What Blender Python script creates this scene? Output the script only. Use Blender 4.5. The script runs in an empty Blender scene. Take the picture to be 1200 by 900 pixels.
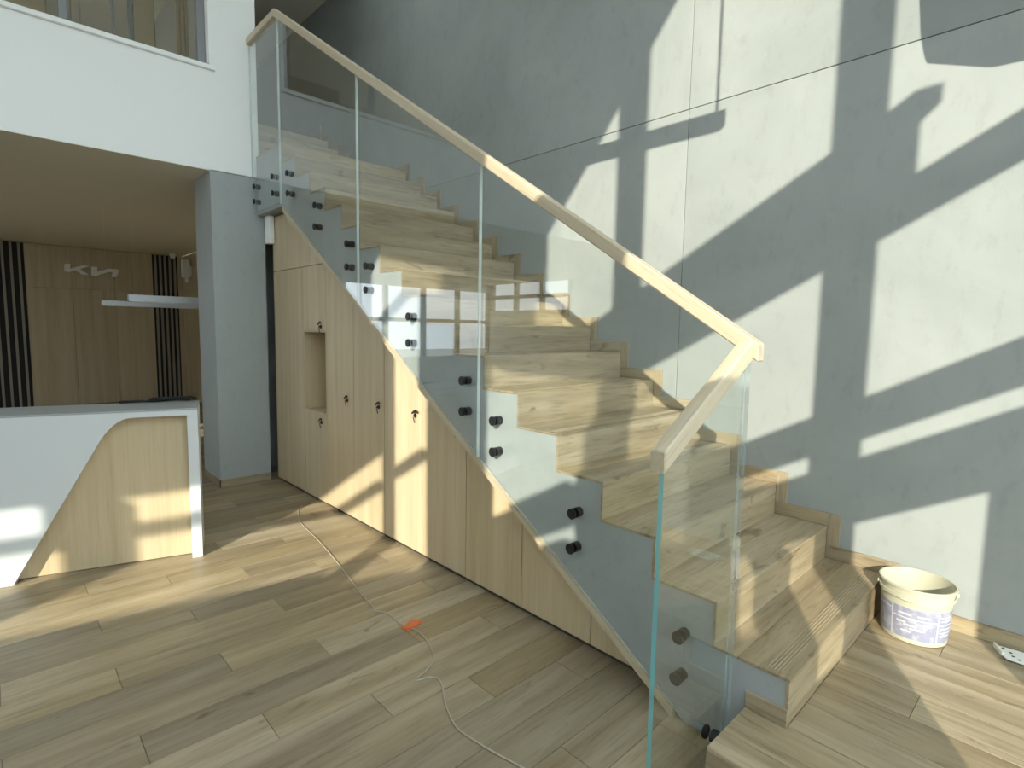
import bpy, bmesh, math, random
from mathutils import Vector, Matrix, Quaternion

random.seed(7)
SC = bpy.context.scene
COL = SC.collection

# ------------------------------------------------------------------ camera
FPX = 643.9
CAM = Vector((0.609, -1.9018, 1.329))
YAW, PIT, ROL = 2.3817, -0.0982, 0.018
cam = bpy.data.cameras.new('camera')
cam.sensor_fit = 'HORIZONTAL'; cam.sensor_width = 36.0
cam.lens = FPX * 36.0 / 1200.0
cam.clip_start = 0.05; cam.clip_end = 200
camo = bpy.data.objects.new('camera', cam); COL.objects.link(camo)
fw = Vector((math.cos(PIT)*math.cos(YAW), math.cos(PIT)*math.sin(YAW), math.sin(PIT)))
rt = Vector((math.sin(YAW), -math.cos(YAW), 0)); up = rt.cross(fw)
rt2 = math.cos(ROL)*rt + math.sin(ROL)*up; up2 = -math.sin(ROL)*rt + math.cos(ROL)*up
M4 = Matrix((rt2, up2, -fw)).transposed().to_4x4(); M4.translation = CAM
camo.matrix_world = M4
SC.camera = camo

# ------------------------------------------------------------------ world, sun, exposure
wd = bpy.data.worlds.new('world'); SC.world = wd; wd.use_nodes = True
bg = wd.node_tree.nodes['Background']
bg.inputs[0].default_value = (0.84, 0.94, 1.0, 1); bg.inputs[1].default_value = 4.1
SUN = Vector((-0.480, 0.798, -0.364)).normalized()      # direction the light travels
sl = bpy.data.lights.new('sun_offscreen', 'SUN'); sl.energy = 7.7; sl.angle = math.radians(0.42); sl.color = (1.0, 0.92, 0.78)
so = bpy.data.objects.new('sun_offscreen', sl); COL.objects.link(so)
so.rotation_euler = SUN.to_track_quat('-Z', 'Y').to_euler(); so.location = (6, -8, 8)
SC.view_settings.view_transform = 'Standard'; SC.view_settings.look = 'None'
SC.view_settings.exposure = 0.0; SC.view_settings.gamma = 1.0; SC.view_settings.use_curve_mapping = False
SC.cycles.transparent_max_bounces = 48; SC.cycles.max_bounces = 10; SC.cycles.diffuse_bounces = 5
SC.cycles.glossy_bounces = 6; SC.cycles.use_denoising = True; SC.cycles.sample_clamp_indirect = 6.0

# ------------------------------------------------------------------ dimensions (metres)
R, D, W = 0.17, 0.2675, 1.2303       # rise, going, stair width (grey wall stands at y = W)
ZF = -0.195                          # main floor level; the low landing is z = 0
XW = -4.92                           # face of white wall and pillar
ZS = 2.693                           # soffit under the upper floor
YC = 0.11                            # cabinet fronts
YG = -0.042                          # balustrade plane
def zdiag(x): return -0.438 - 0.648*x

# ------------------------------------------------------------------ materials
def new_mat(name):
    m = bpy.data.materials.new(name); m.use_nodes = True
    nt = m.node_tree; b = nt.nodes['Principled BSDF']
    return m, nt, b
def plain(name, col, rough=0.5, metal=0.0, spec=0.5):
    m, nt, b = new_mat(name)
    b.inputs['Base Color'].default_value = (*col, 1); b.inputs['Roughness'].default_value = rough
    b.inputs['Metallic'].default_value = metal; b.inputs['Specular IOR Level'].default_value = spec
    n = nt.nodes.new('ShaderNodeTexNoise'); n.inputs['Scale'].default_value = 35; n.inputs['Detail'].default_value = 3
    bp = nt.nodes.new('ShaderNodeBump'); bp.inputs['Strength'].default_value = 0.03; bp.inputs['Distance'].default_value = 0.002
    tc = nt.nodes.new('ShaderNodeTexCoord')
    nt.links.new(tc.outputs['Object'], n.inputs['Vector']); nt.links.new(n.outputs[0], bp.inputs['Height']); nt.links.new(bp.outputs[0], b.inputs['Normal'])
    return m
def wood(name, dark, mid, light, grain=(1, 14, 14), base=1.2, rough=0.42, vary=0.22, streak=0.5, bump=0.1, knots=0.685):
    """grain: mapping scale, small along the fibre"""
    m, nt, b = new_mat(name); L = nt.links.new; N = nt.nodes.new
    tc = N('ShaderNodeTexCoord'); oi = N('ShaderNodeObjectInfo')
    mul = N('ShaderNodeVectorMath'); mul.operation = 'SCALE'; mul.inputs[0].default_value = (31.7, 57.3, 91.1)
    L(oi.outputs['Random'], mul.inputs['Scale'])
    add = N('ShaderNodeVectorMath'); add.operation = 'ADD'
    L(tc.outputs['Object'], add.inputs[0]); L(mul.outputs[0], add.inputs[1])
    mp = N('ShaderNodeMapping'); mp.inputs['Scale'].default_value = grain; L(add.outputs[0], mp.inputs['Vector'])
    n1 = N('ShaderNodeTexNoise'); n1.inputs['Scale'].default_value = base; n1.inputs['Detail'].default_value = 8
    n1.inputs['Roughness'].default_value = 0.62; n1.inputs['Distortion'].default_value = 0.25; L(mp.outputs[0], n1.inputs['Vector'])
    r1 = N('ShaderNodeValToRGB'); e = r1.color_ramp.elements
    e[0].position = 0.28; e[0].color = (*dark, 1); e[1].position = 0.72; e[1].color = (*light, 1)
    x = e.new(0.5); x.color = (*mid, 1); L(n1.outputs[0], r1.inputs[0])
    n2 = N('ShaderNodeTexNoise'); n2.inputs['Scale'].default_value = base*7.5; n2.inputs['Detail'].default_value = 6; L(mp.outputs[0], n2.inputs['Vector'])
    r2 = N('ShaderNodeValToRGB'); f = r2.color_ramp.elements
    f[0].position = 0.30; f[0].color = (1-streak, 1-streak, 1-streak, 1); f[1].position = 0.48; f[1].color = (1, 1, 1, 1); L(n2.outputs[0], r2.inputs[0])
    mx = N('ShaderNodeMixRGB'); mx.blend_type = 'MULTIPLY'; mx.inputs[0].default_value = 0.75
    L(r1.outputs[0], mx.inputs[1]); L(r2.outputs[0], mx.inputs[2])
    if knots:       # sparse darker knots, stretched along the fibre
        mk = N('ShaderNodeMapping'); mk.inputs['Scale'].default_value = tuple(1.0 if g < 1 else 2.6 for g in grain); L(add.outputs[0], mk.inputs['Vector'])
        n3 = N('ShaderNodeTexNoise'); n3.inputs['Scale'].default_value = 4.2; n3.inputs['Detail'].default_value = 3; n3.inputs['Distortion'].default_value = 1.2; L(mk.outputs[0], n3.inputs['Vector'])
        r3 = N('ShaderNodeValToRGB'); h = r3.color_ramp.elements; h[0].position = knots; h[0].color = (1, 1, 1, 1); h[1].position = knots+.11; h[1].color = (0.42, 0.36, 0.28, 1); L(n3.outputs[0], r3.inputs[0])
        mk2 = N('ShaderNodeMixRGB'); mk2.blend_type = 'MULTIPLY'; mk2.inputs[0].default_value = 0.8; L(mx.outputs[0], mk2.inputs[1]); L(r3.outputs[0], mk2.inputs[2]); mx = mk2
    mr = N('ShaderNodeMapRange'); mr.inputs['To Min'].default_value = 1-vary; mr.inputs['To Max'].default_value = 1+vary
    L(oi.outputs['Random'], mr.inputs['Value'])
    hs = N('ShaderNodeHueSaturation'); L(mr.outputs[0], hs.inputs['Value'])
    m5 = N('ShaderNodeMath'); m5.operation = 'MULTIPLY'; m5.inputs[1].default_value = 7.31; L(oi.outputs['Random'], m5.inputs[0])
    m6 = N('ShaderNodeMath'); m6.operation = 'FRACT'; L(m5.outputs[0], m6.inputs[0])
    ms = N('ShaderNodeMapRange'); ms.inputs['To Min'].default_value = 1-vary*.6; ms.inputs['To Max'].default_value = 1+vary*.6; L(m6.outputs[0], ms.inputs['Value']); L(ms.outputs[0], hs.inputs['Saturation']); L(mx.outputs[0], hs.inputs['Color'])
    L(hs.outputs[0], b.inputs['Base Color'])
    rr = N('ShaderNodeMapRange'); rr.inputs['To Min'].default_value = rough-0.07; rr.inputs['To Max'].default_value = rough+0.1
    L(n2.outputs[0], rr.inputs['Value']); L(rr.outputs[0], b.inputs['Roughness'])
    bp = N('ShaderNodeBump'); bp.inputs['Strength'].default_value = bump; bp.inputs['Distance'].default_value = 0.003
    L(n2.outputs[0], bp.inputs['Height']); L(bp.outputs[0], b.inputs['Normal'])
    return m
def cement(name, a, c, scale=1.3, rough=0.62):
    m, nt, b = new_mat(name); L = nt.links.new; N = nt.nodes.new
    tc = N('ShaderNodeTexCoord')
    n1 = N('ShaderNodeTexNoise'); n1.inputs['Scale'].default_value = scale; n1.inputs['Detail'].default_value = 7; n1.inputs['Roughness'].default_value = 0.6; n1.inputs['Distortion'].default_value = 0.8
    mp = N('ShaderNodeMapping'); mp.inputs['Scale'].default_value = (5, 5, 2.4)
    n2 = N('ShaderNodeTexNoise'); n2.inputs['Scale'].default_value = scale*2.6; n2.inputs['Detail'].default_value = 9; n2.inputs['Roughness'].default_value = 0.7
    L(tc.outputs['Object'], n1.inputs['Vector']); L(tc.outputs['Object'], mp.inputs[0]); L(mp.outputs[0], n2.inputs['Vector'])
    r = N('ShaderNodeValToRGB'); e = r.color_ramp.elements; e[0].position = 0.32; e[0].color = (*a, 1); e[1].position = 0.68; e[1].color = (*c, 1); L(n1.outputs[0], r.inputs[0])
    r2 = N('ShaderNodeValToRGB'); e = r2.color_ramp.elements; e[0].position = 0.26; e[0].color = (0.80, 0.80, 0.80, 1); e[1].position = 0.46; e[1].color = (1, 1, 1, 1); L(n2.outputs[0], r2.inputs[0])
    mx = N('ShaderNodeMixRGB'); mx.blend_type = 'MULTIPLY'; mx.inputs[0].default_value = 0.7
    L(r.outputs[0], mx.inputs[1]); L(r2.outputs[0], mx.inputs[2]); L(mx.outputs[0], b.inputs['Base Color'])
    b.inputs['Roughness'].default_value = rough
    bp = N('ShaderNodeBump'); bp.inputs['Strength'].default_value = 0.12; bp.inputs['Distance'].default_value = 0.004
    L(n2.outputs[0], bp.inputs['Height']); L(bp.outputs[0], b.inputs['Normal'])
    return m
def glass(name, tint):
    m = bpy.data.materials.new(name); m.use_nodes = True; nt = m.node_tree; nt.nodes.clear(); L = nt.links.new; N = nt.nodes.new
    o = N('ShaderNodeOutputMaterial'); tr = N('ShaderNodeBsdfTransparent'); tr.inputs[0].default_value = (*tint, 1)
    gl = N('ShaderNodeBsdfGlossy'); gl.inputs['Roughness'].default_value = 0.0; gl.inputs[0].default_value = (1, 1, 1, 1)
    lw = N('ShaderNodeLayerWeight'); lw.inputs['Blend'].default_value = 0.5
    pw = N('ShaderNodeMath'); pw.operation = 'POWER'; pw.inputs[1].default_value = 5.0
    ma = N('ShaderNodeMath'); ma.operation = 'MULTIPLY_ADD'; ma.inputs[1].default_value = 0.96; ma.inputs[2].default_value = 0.04
    mx = N('ShaderNodeMixShader')
    L(lw.outputs['Facing'], pw.inputs[0]); L(pw.outputs[0], ma.inputs[0]); L(ma.outputs[0], mx.inputs[0])
    L(tr.outputs[0], mx.inputs[1]); L(gl.outputs[0], mx.inputs[2]); L(mx.outputs[0], o.inputs[0])
    return m
MT = {}
TD, TM, TL_ = (0.212, 0.161, 0.093), (0.340, 0.272, 0.171), (0.445, 0.371, 0.256)
MT['tile_y'] = wood('wood_tile_grain_y', TD, TM, TL_, (9, 0.7, 9), 1.0, 0.42, 0.19, 0.30, 0.05)
MT['tile_x'] = wood('wood_tile_grain_x', TD, TM, TL_, (0.7, 9, 9), 1.0, 0.42, 0.16, 0.28, 0.05)
MT['tile_z'] = wood('wood_tile_grain_z', TD, TM, TL_, (9, 9, 0.7), 1.0, 0.42, 0.14, 0.28, 0.05)
SD, SM, SL_ = TD, TM, TL_
MT['step_y'] = wood('step_tile_grain_y', SD, SM, SL_, (10, 0.7, 10), 1.1, 0.42, 0.14, 0.42, 0.05, 0.63)
MT['step_x'] = wood('step_tile_grain_x', SD, SM, SL_, (0.7, 10, 10), 1.1, 0.42, 0.10, 0.42, 0.05, 0.63)
MT['step_z'] = wood('step_tile_grain_z', SD, SM, SL_, (10, 10, 0.7), 1.1, 0.42, 0.10, 0.42, 0.05, 0.63)
OD, OM, OL = (0.475, 0.375, 0.225), (0.555, 0.45, 0.287), (0.62, 0.515, 0.345)
MT['oak_z'] = wood('oak_laminate', OD, OM, OL, (9, 9, 0.35), 1.3, 0.45, 0.05, 0.12, 0.03, False)
MT['rail'] = wood('handrail_wood', (0.46, 0.375, 0.245), (0.55, 0.465, 0.325), (0.61, 0.53, 0.39), (0.6, 12, 12), 1.4, 0.5, 0.05, 0.2, 0.05, False)
MT['rail_y'] = wood('handrail_wood_end', (0.46, 0.375, 0.245), (0.55, 0.465, 0.325), (0.61, 0.53, 0.39), (12, 0.6, 12), 1.4, 0.5, 0.05, 0.2, 0.05, False)
MT['wall'] = cement('grey_microcement', (0.262, 0.285, 0.273), (0.328, 0.350, 0.335), 1.1)
MT['stringer'] = cement('grey_plaster', (0.305, 0.33, 0.33), (0.37, 0.395, 0.392), 2.0)
MT['pillar'] = cement('grey_pillar_paint', (0.335, 0.368, 0.36), (0.375, 0.408, 0.40), 1.2)
MT['white'] = plain('white_paint', (0.90, 0.92, 0.905), 0.6)
MT['white_gloss'] = plain('white_laminate', (0.64, 0.675, 0.685), 0.28)
MT['greytop'] = plain('pale_grey_worktop', (0.36, 0.385, 0.39), 0.4)
MT['soffit'] = plain('soffit_paint', (0.86, 0.825, 0.71), 0.8)
MT['grout'] = plain('floor_grout', (0.24, 0.205, 0.155), 0.85)
MT['black'] = plain('black_metal', (0.010, 0.011, 0.012), 0.45, 0.0, 0.35)
MT['darkgap'] = plain('plinth_gap_shade', (0.045, 0.04, 0.034), 0.8)  # dark tone paints the shade of the gap under the doors
MT['slat_back'] = plain('black_panel', (0.010, 0.010, 0.011), 0.7)
MT['slat'] = plain('pale_slat', (0.32, 0.29, 0.24), 0.6)
MT['frame'] = plain('grey_window_frame', (0.22, 0.225, 0.235), 0.4)
MT['facade'] = plain('facade_metal', (0.10, 0.105, 0.11), 0.5)
MT['glass'] = glass('balustrade_glass', (0.975, 0.99, 0.986))
MT['pane'] = glass('window_glass', (0.97, 0.985, 0.98))
def edge_glass(name, col, opacity):
    m, nt, b = new_mat(name); b.inputs['Base Color'].default_value = (*col, 1); b.inputs['Roughness'].default_value = 0.15
    b.inputs['Alpha'].default_value = opacity
    return m
MT['glass_edge'] = edge_glass('glass_edge_glint', (0.72, 0.84, 0.82), 0.6)  # pale tint paints sun glints onto the panel seams
MT['glass_edge_faint'] = edge_glass('glass_ground_edge', (0.34, 0.46, 0.47), 0.35)
MT['glass_edge_teal'] = edge_glass('glass_teal_edge', (0.16, 0.50, 0.53), 0.8)
MT['sign'] = plain('pale_sign_letters', (0.9, 0.88, 0.82), 0.35)
MT['bucket'] = plain('cream_plastic', (0.47, 0.455, 0.345), 0.4)
MT['cable'] = plain('beige_cable', (0.43, 0.39, 0.30), 0.5)
MT['orange'] = plain('orange_plastic', (0.72, 0.17, 0.05), 0.45)
MT['plastic_white'] = plain('white_plastic', (0.80, 0.81, 0.76), 0.45)
MT['upfloor'] = plain('upper_room_paint', (0.38, 0.36, 0.32), 0.8)
MT['upwood'] = plain('upper_room_wood', (0.40, 0.32, 0.18), 0.6)
MT['ground'] = plain('paved_ground', (0.30, 0.29, 0.27), 0.9)

# ------------------------------------------------------------------ mesh helpers
def bm_box(x0, x1, y0, y1, z0, z1, bev=0.0, bm=None):
    b = bmesh.new()
    bmesh.ops.create_cube(b, size=1)
    for v in b.verts:
        v.co = Vector((x0+(v.co.x+.5)*(x1-x0), y0+(v.co.y+.5)*(y1-y0), z0+(v.co.z+.5)*(z1-z0)))
    if bev: bmesh.ops.bevel(b, geom=b.edges[:], offset=bev, segments=1, affect='EDGES')
    if bm is None: return b
    t = bpy.data.meshes.new('t'); b.to_mesh(t); b.free(); bm.from_mesh(t); bpy.data.meshes.remove(t); return bm
def bm_prism(poly, a0, a1, axis='y', bev=0.0, bm=None):
    """poly: (u,v) list. axis y -> (x,z) poly; axis x -> (y,z) poly; axis z -> (x,y)"""
    b = bmesh.new()
    def P(u, v, a): return (u, a, v) if axis == 'y' else ((a, u, v) if axis == 'x' else (u, v, a))
    A = [b.verts.new(P(u, v, a0)) for u, v in poly]; B = [b.verts.new(P(u, v, a1)) for u, v in poly]
    n = len(poly); b.faces.new(A); b.faces.new(B[::-1])
    for i in range(n): b.faces.new((A[i], B[i], B[(i+1) % n], A[(i+1) % n]))
    bmesh.ops.recalc_face_normals(b, faces=b.faces[:])
    if bev: bmesh.ops.bevel(b, geom=b.edges[:], offset=bev, segments=1, affect='EDGES')
    if bm is None: return b
    t = bpy.data.meshes.new('t'); b.to_mesh(t); b.free(); bm.from_mesh(t); bpy.data.meshes.remove(t); return bm
def bm_cyl(p0, p1, r0, r1=None, seg=20, bev=0.0, bm=None):
    r1 = r0 if r1 is None else r1; p0 = Vector(p0); p1 = Vector(p1)
    b = bmesh.new(); bmesh.ops.create_cone(b, cap_ends=True, segments=seg, radius1=r0, radius2=r1, depth=(p1-p0).length)
    if bev:
        bmesh.ops.bevel(b, geom=[e for e in b.edges if any(len(f.verts) > 4 for f in e.link_faces)], offset=bev, segments=2, affect='EDGES')
    q = (p1-p0).to_track_quat('Z', 'Y'); bmesh.ops.transform(b, matrix=Matrix.Translation((p0+p1)/2) @ q.to_matrix().to_4x4(), verts=b.verts[:])
    if bm is None: return b
    t = bpy.data.meshes.new('t'); b.to_mesh(t); b.free(); bm.from_mesh(t); bpy.data.meshes.remove(t); return bm
def bm_tube(pts, r, seg=8, smooth=4):
    P = [Vector(p) for p in pts]
    if smooth > 1:      # catmull-rom
        Q = []
        for i in range(len(P)-1):
            a = P[max(i-1, 0)]; b_ = P[i]; c = P[i+1]; d = P[min(i+2, len(P)-1)]
            for k in range(smooth):
                t = k/smooth
                Q.append(0.5*((2*b_)+(c-a)*t+(2*a-5*b_+4*c-d)*t*t+(3*b_-a-3*c+d)*t**3))
        P = Q+[P[-1]]
    b = bmesh.new(); rings = []
    up_ = Vector((0, 0, 1))
    for i, p in enumerate(P):
        t = (P[min(i+1, len(P)-1)]-P[max(i-1, 0)]).normalized()
        s = t.cross(up_)
        if s.length < 1e-4: s = t.cross(Vector((1, 0, 0)))
        s.normalize(); n = s.cross(t)
        rings.append([b.verts.new(p+r*(math.cos(2*math.pi*k/seg)*s+math.sin(2*math.pi*k/seg)*n)) for k in range(seg)])
    for A, B in zip(rings, rings[1:]):
        for k in range(seg): b.faces.new((A[k], A[(k+1) % seg], B[(k+1) % seg], B[k]))
    b.faces.new(rings[0][::-1]); b.faces.new(rings[-1])
    bmesh.ops.recalc_face_normals(b, faces=b.faces[:])
    return b
def bm_lathe(prof, c, seg=48, a0=0, a1=2*math.pi):
    b = bmesh.new(); full = abs(a1-a0-2*math.pi) < 1e-6; n = seg if full else seg+1
    rings = []
    for k in range(n):
        a = a0+(a1-a0)*k/seg
        rings.append([b.verts.new((c[0]+r*math.cos(a), c[1]+r*math.sin(a), c[2]+z)) for r, z in prof])
    for k in range(seg):
        A, B = rings[k], rings[(k+1) % n]
        for i in range(len(prof)-1):
            b.faces.new((A[i], B[i], B[i+1], A[i+1]))
    bmesh.ops.remove_doubles(b, verts=b.verts[:], dist=1e-6)
    return b
def wloc(o):
    v = Vector((0, 0, 0))
    while o is not None: v += o.location; o = o.parent
    return v
def obj(name, bm, mat, parent=None, origin=None, smooth=False):
    """one mesh object; bm in world coordinates (offset from an unrotated parent chain)"""
    if origin is None:
        lo = Vector((min(v.co.x for v in bm.verts), min(v.co.y for v in bm.verts), min(v.co.z for v in bm.verts)))
        hi = Vector((max(v.co.x for v in bm.verts), max(v.co.y for v in bm.verts), max(v.co.z for v in bm.verts)))
        origin = (lo+hi)/2 if parent is not None else Vector(((lo.x+hi.x)/2, (lo.y+hi.y)/2, lo.z))
    origin = Vector(origin)
    bmesh.ops.translate(bm, verts=bm.verts[:], vec=-origin)
    me = bpy.data.meshes.new(name); bm.to_mesh(me); bm.free()
    for m in (mat if isinstance(mat, (list, tuple)) else [mat]): me.materials.append(MT[m])
    if smooth: me.shade_smooth()
    o = bpy.data.objects.new(name, me); COL.objects.link(o)
    o.parent = parent; o.location = origin - (wloc(parent) if parent is not None else Vector((0, 0, 0)))
    return o
def share(name, src, origin, parent=None, rot=None):
    o = bpy.data.objects.new(name, src.data); COL.objects.link(o); o.parent = parent
    o.location = Vector(origin) - (wloc(parent) if parent is not None else Vector((0, 0, 0)))
    if rot is not None: o.rotation_euler = rot
    return o
def tag(o, label=None, cat=None, group=None, kind=None):
    if label: o['label'] = label
    if cat: o['category'] = cat
    if group: o['group'] = group
    if kind: o['kind'] = kind
    return o
def thing(name, loc, label=None, cat=None, group=None, kind=None):
    o = bpy.data.objects.new(name, None); COL.objects.link(o); o.location = loc; o.empty_display_size = 0.1
    return tag(o, label, cat, group, kind)

# ================================================================== SETTING
# ---- ground outside
tag(obj('ground', bm_box(-40, 40, -40, 40, -0.6, -0.5), 'ground'), 'paved ground outside the building', None, None, 'structure')
# ---- main floor: bed + wood-look planks
fl = tag(obj('floor', bm_box(-12.4, 3.2, -9.6, 1.5, ZF-0.16, ZF-0.006), 'grout'), 'brown wood-look plank floor with staggered joints', None, None, 'structure')
PW, PL = 0.1817, 1.122
pm = None
def plank_rows(parent, xs0, n, ylo, yhi):
    global pm
    for k in range(n):
        x1 = xs0 - PW*k; x0 = x1 - PW
        off = (-0.08, -0.455, -0.828)[(k+KOFF) % 3]
        j0 = math.floor((ylo-off)/PL); y = off + j0*PL
        while y < yhi:
            a = max(y, ylo); b_ = min(y+PL, yhi)
            if b_-a > 0.03:
                if pm is not None and a == y and b_ == y+PL:
                    share('plank', pm, ((x0+x1)/2, (a+b_)/2, ZF-0.004), parent)
                else:
                    o = obj('plank', bm_box(x0+.0012, x1-.0012, a+.0012, b_-.0012, ZF-.008, ZF, .0008), 'tile_y', parent, ((x0+x1)/2, (a+b_)/2, ZF-0.004))
                    if pm is None and a == y and b_ == y+PL: pm = o
            y += PL
KOFF = 0
plank_rows(fl, -0.80+PW*3, 27, -2.7, 0.22)           # in front of the stair
KOFF = 0
plank_rows(fl, -0.80-PW*24, 38, -2.3, 1.03)          # back under the soffit
# far rest of the floor as plain tile field
for k, (x0, x1, y0, y1) in enumerate([(-12.3, -0.26, -9.5, -2.7), (-0.26, 3.0, -9.5, 1.2)]):
    tag(obj('plank_field', bm_box(x0, x1, y0, y1, ZF-.0075, ZF-.0005), 'tile_y', fl), kind='stuff')

# ---- grey right wall in large panels
wr = tag(obj('wall_right', bm_box(-9.4, 3.0, W+.012, W+.25, -0.6, 6.3), 'wall'), 'grey microcement wall with fine panel joints rising beside the stairs', None, None, 'structure')
for (x0, x1) in ((-9.4, -1.1825), (-1.1785, 2.9)):
    for (z0, z1) in ((-0.5, 2.667), (2.671, 6.3)):
        obj('panel', bm_box(x0, x1, W, W+.02, z0, z1, .0015), 'wall', wr)

# ---- white left wall with an upper window opening (face x = XW)
b = bm_box(XW-.2, XW, -9.6, 0.02, ZS+.004, 3.575)
bm_box(XW-.2, XW, -0.375, 0.02, 3.575, 6.3, 0, b)
bm_box(XW-.2, XW, -3.6, -0.375, 5.3, 6.3, 0, b)
bm_box(XW-.2, XW, -9.6, -3.6, 3.575, 6.3, 0, b)
tag(obj('wall_left', b, 'white'), 'smooth white wall above the soffit with an upper window', None, None, 'structure')
# ---- stairwell wall behind white wall, upper back wall
tag(obj('wall_stairwell', bm_box(-9.4, XW-.2, -0.12, 0.02, 2.861, 6.3), 'white'), 'white stairwell wall beside the upper flight', None, None, 'structure')
tag(obj('wall_upper_back', bm_box(-9.5, -9.3, -9.6, 1.4, 2.861, 6.3), 'upfloor'), 'plain back wall of the upper floor', None, None, 'structure')
tag(obj('ceiling_upper', bm_box(-9.5, XW-.1, -9.6, 1.4, 5.2, 5.3), 'soffit'), 'plain ceiling of the upper floor', None, None, 'structure')
tag(obj('ceiling_hall', bm_prism([(XW-.2, -9.6), (2.5+.2126*(-9.6-W)+.03, -9.6), (2.5+.2126*(1.5-W)+.03, 1.5), (XW-.2, 1.5)], 6.3, 6.45, 'z'), 'white'), 'high ceiling of the hall', None, None, 'structure')
# ---- soffit slab
tag(obj('ceiling_soffit', bm_box(-12.5, XW-.001, -9.6, 1.03, ZS, 2.86), 'soffit'), 'low flat soffit under the upper floor', None, None, 'structure')
# ---- pillar with baseboard
tag(obj('wall_pillar', bm_box(-5.44, XW, -0.40, 0.06, ZF-.02, ZS+.01), 'pillar'), 'square grey pillar between reception area and stairs', None, None, 'structure')
bb = thing('baseboard_pillar', (-5.2, -0.4, ZF), 'wood-look skirting around the grey pillar foot', None, None, 'structure')
obj('skirting', bm_box(XW, XW+.011, -0.411, 0.06, ZF, ZF+.072, .001), 'tile_y', bb)
obj('skirting', bm_box(-5.44, XW+.011, -0.411, -0.40, ZF, ZF+.072, .001), 'tile_x', bb)

# ---- back room: wood wall with black slat fields, side wall
XB = -12.28
wb = tag(obj('wall_back', bm_box(XB-.2, XB-.03, -4.6, 1.3, ZF-.05, ZS+.1), 'oak_z'), 'oak panelled back wall with black slatted strips', None, None, 'structure')
for (y0, y1) in ((-1.39, -0.76), (-0.756, -0.126), (-0.122, 0.50)):
    for (z0, z1) in ((ZF, 1.93), (1.934, ZS-.015)):
        obj('panel', bm_box(XB-.03, XB, y0, y1, z0, z1, .002), 'oak_z', wb)
for (y0, y1, n, p, w) in ((-3.2, -1.395, 16, .108, .036), (0.505, 0.935, 5, .083, .040)):
    f = obj('slat_field', bm_box(XB-.03, XB-.005, y0, y1, ZF, ZS-.015), 'slat_back', wb)
    for k in range(n):
        yy = y1 - .062 - p*k if y1 < 0 else y0 + .048 + p*k
        obj('slat', bm_box(XB-.006, XB+.02, yy-w/2, yy+w/2, ZF, ZS-.015, .002), 'slat', f)
obj('panel', bm_box(XB-.03, XB-.004, 0.937, 1.03, ZF, ZS-.015, .002), 'oak_z', wb)
ws = tag(obj('wall_side', bm_box(XB, -5.6, 1.045, 1.2, ZF-.05, ZS+.02), 'oak_z'), 'oak panelled side wall at the back of the reception area', None, None, 'structure')
for k in range(6):
    x0 = XB + k*1.1
    for (z0, z1) in ((ZF, 1.93), (1.934, ZS-.004)):
        obj('panel', bm_box(x0+.002, x0+1.098, 1.03, 1.05, z0, z1, .002), 'oak_z', ws)

# ---- upper window in the white wall
tag(obj('wall_upper_side', bm_box(-9.3, XW-.2, -0.14, -0.1205, 2.861, 5.2), 'upfloor'), 'plain side wall of the upper room', None, None, 'structure')
w3 = thing('window_3', (XW-.12, -2.0, 3.6), 'upper floor window with grey frame and white sill in the white wall', None, None, 'structure')
obj('window_sill', bm_box(XW-.2, XW+.035, -3.64, -0.333, 3.545, 3.583, .004), 'white', w3)
b = bm_box(XW-.15, XW-.09, -0.44, -0.375, 3.58, 5.3, .004); bm_box(XW-.15, XW-.09, -3.6, -3.54, 3.58, 5.3, .004, b)
bm_box(XW-.15, XW-.09, -3.54, -0.44, 3.58, 3.63, .004, b); bm_box(XW-.15, XW-.09, -3.54, -0.44, 5.24, 5.3, .004, b)
obj('window_frame', b, 'frame', w3)
for y in (-1.36, -2.4): obj('mullion', bm_box(XW-.145, XW-.095, y-.025, y+.025, 3.63, 5.24, .003), 'frame', w3)
for (y0, y1) in ((-1.335, -0.44), (-2.375, -1.385), (-3.54, -2.425)): obj('pane', bm_box(XW-.125, XW-.115, y0, y1, 3.63, 5.24), 'pane', w3)
# upper room fittings glimpsed through the window
scn = thing('slat_screen', (-6.52, -0.15, 2.861), 'screen of upright wood slats behind the upper window', 'screen')
for k in range(5): obj('slat', bm_box(-6.55, -6.50, -0.255+.045*k, -0.228+.045*k, 2.861, 5.2, .003), 'upwood', scn)
tag(obj('wood_post', bm_box(-7.05, -6.95, -0.56, -0.36, 2.861, 5.2, .005), 'upwood'), 'broad tan wooden post behind the upper window', 'post')
tag(obj('partition_frame', bm_box(-7.02, -6.96, -0.605, -0.565, 2.861, 5.2, .004), 'frame'), 'slim grey partition upright beside the wooden post upstairs', 'post')
tag(obj('partition_frame', bm_box(-7.02, -6.96, -0.76, -0.735, 2.861, 5.2, .004), 'frame'), 'thinnest grey partition upright seen through the upper window', 'post')
tag(obj('wood_board', bm_box(-8.4, -8.3, -2.6, -1.2, 2.861, 5.2, .01), 'upwood'), 'wide brown board panel deep in the upper room', 'panel')

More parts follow.
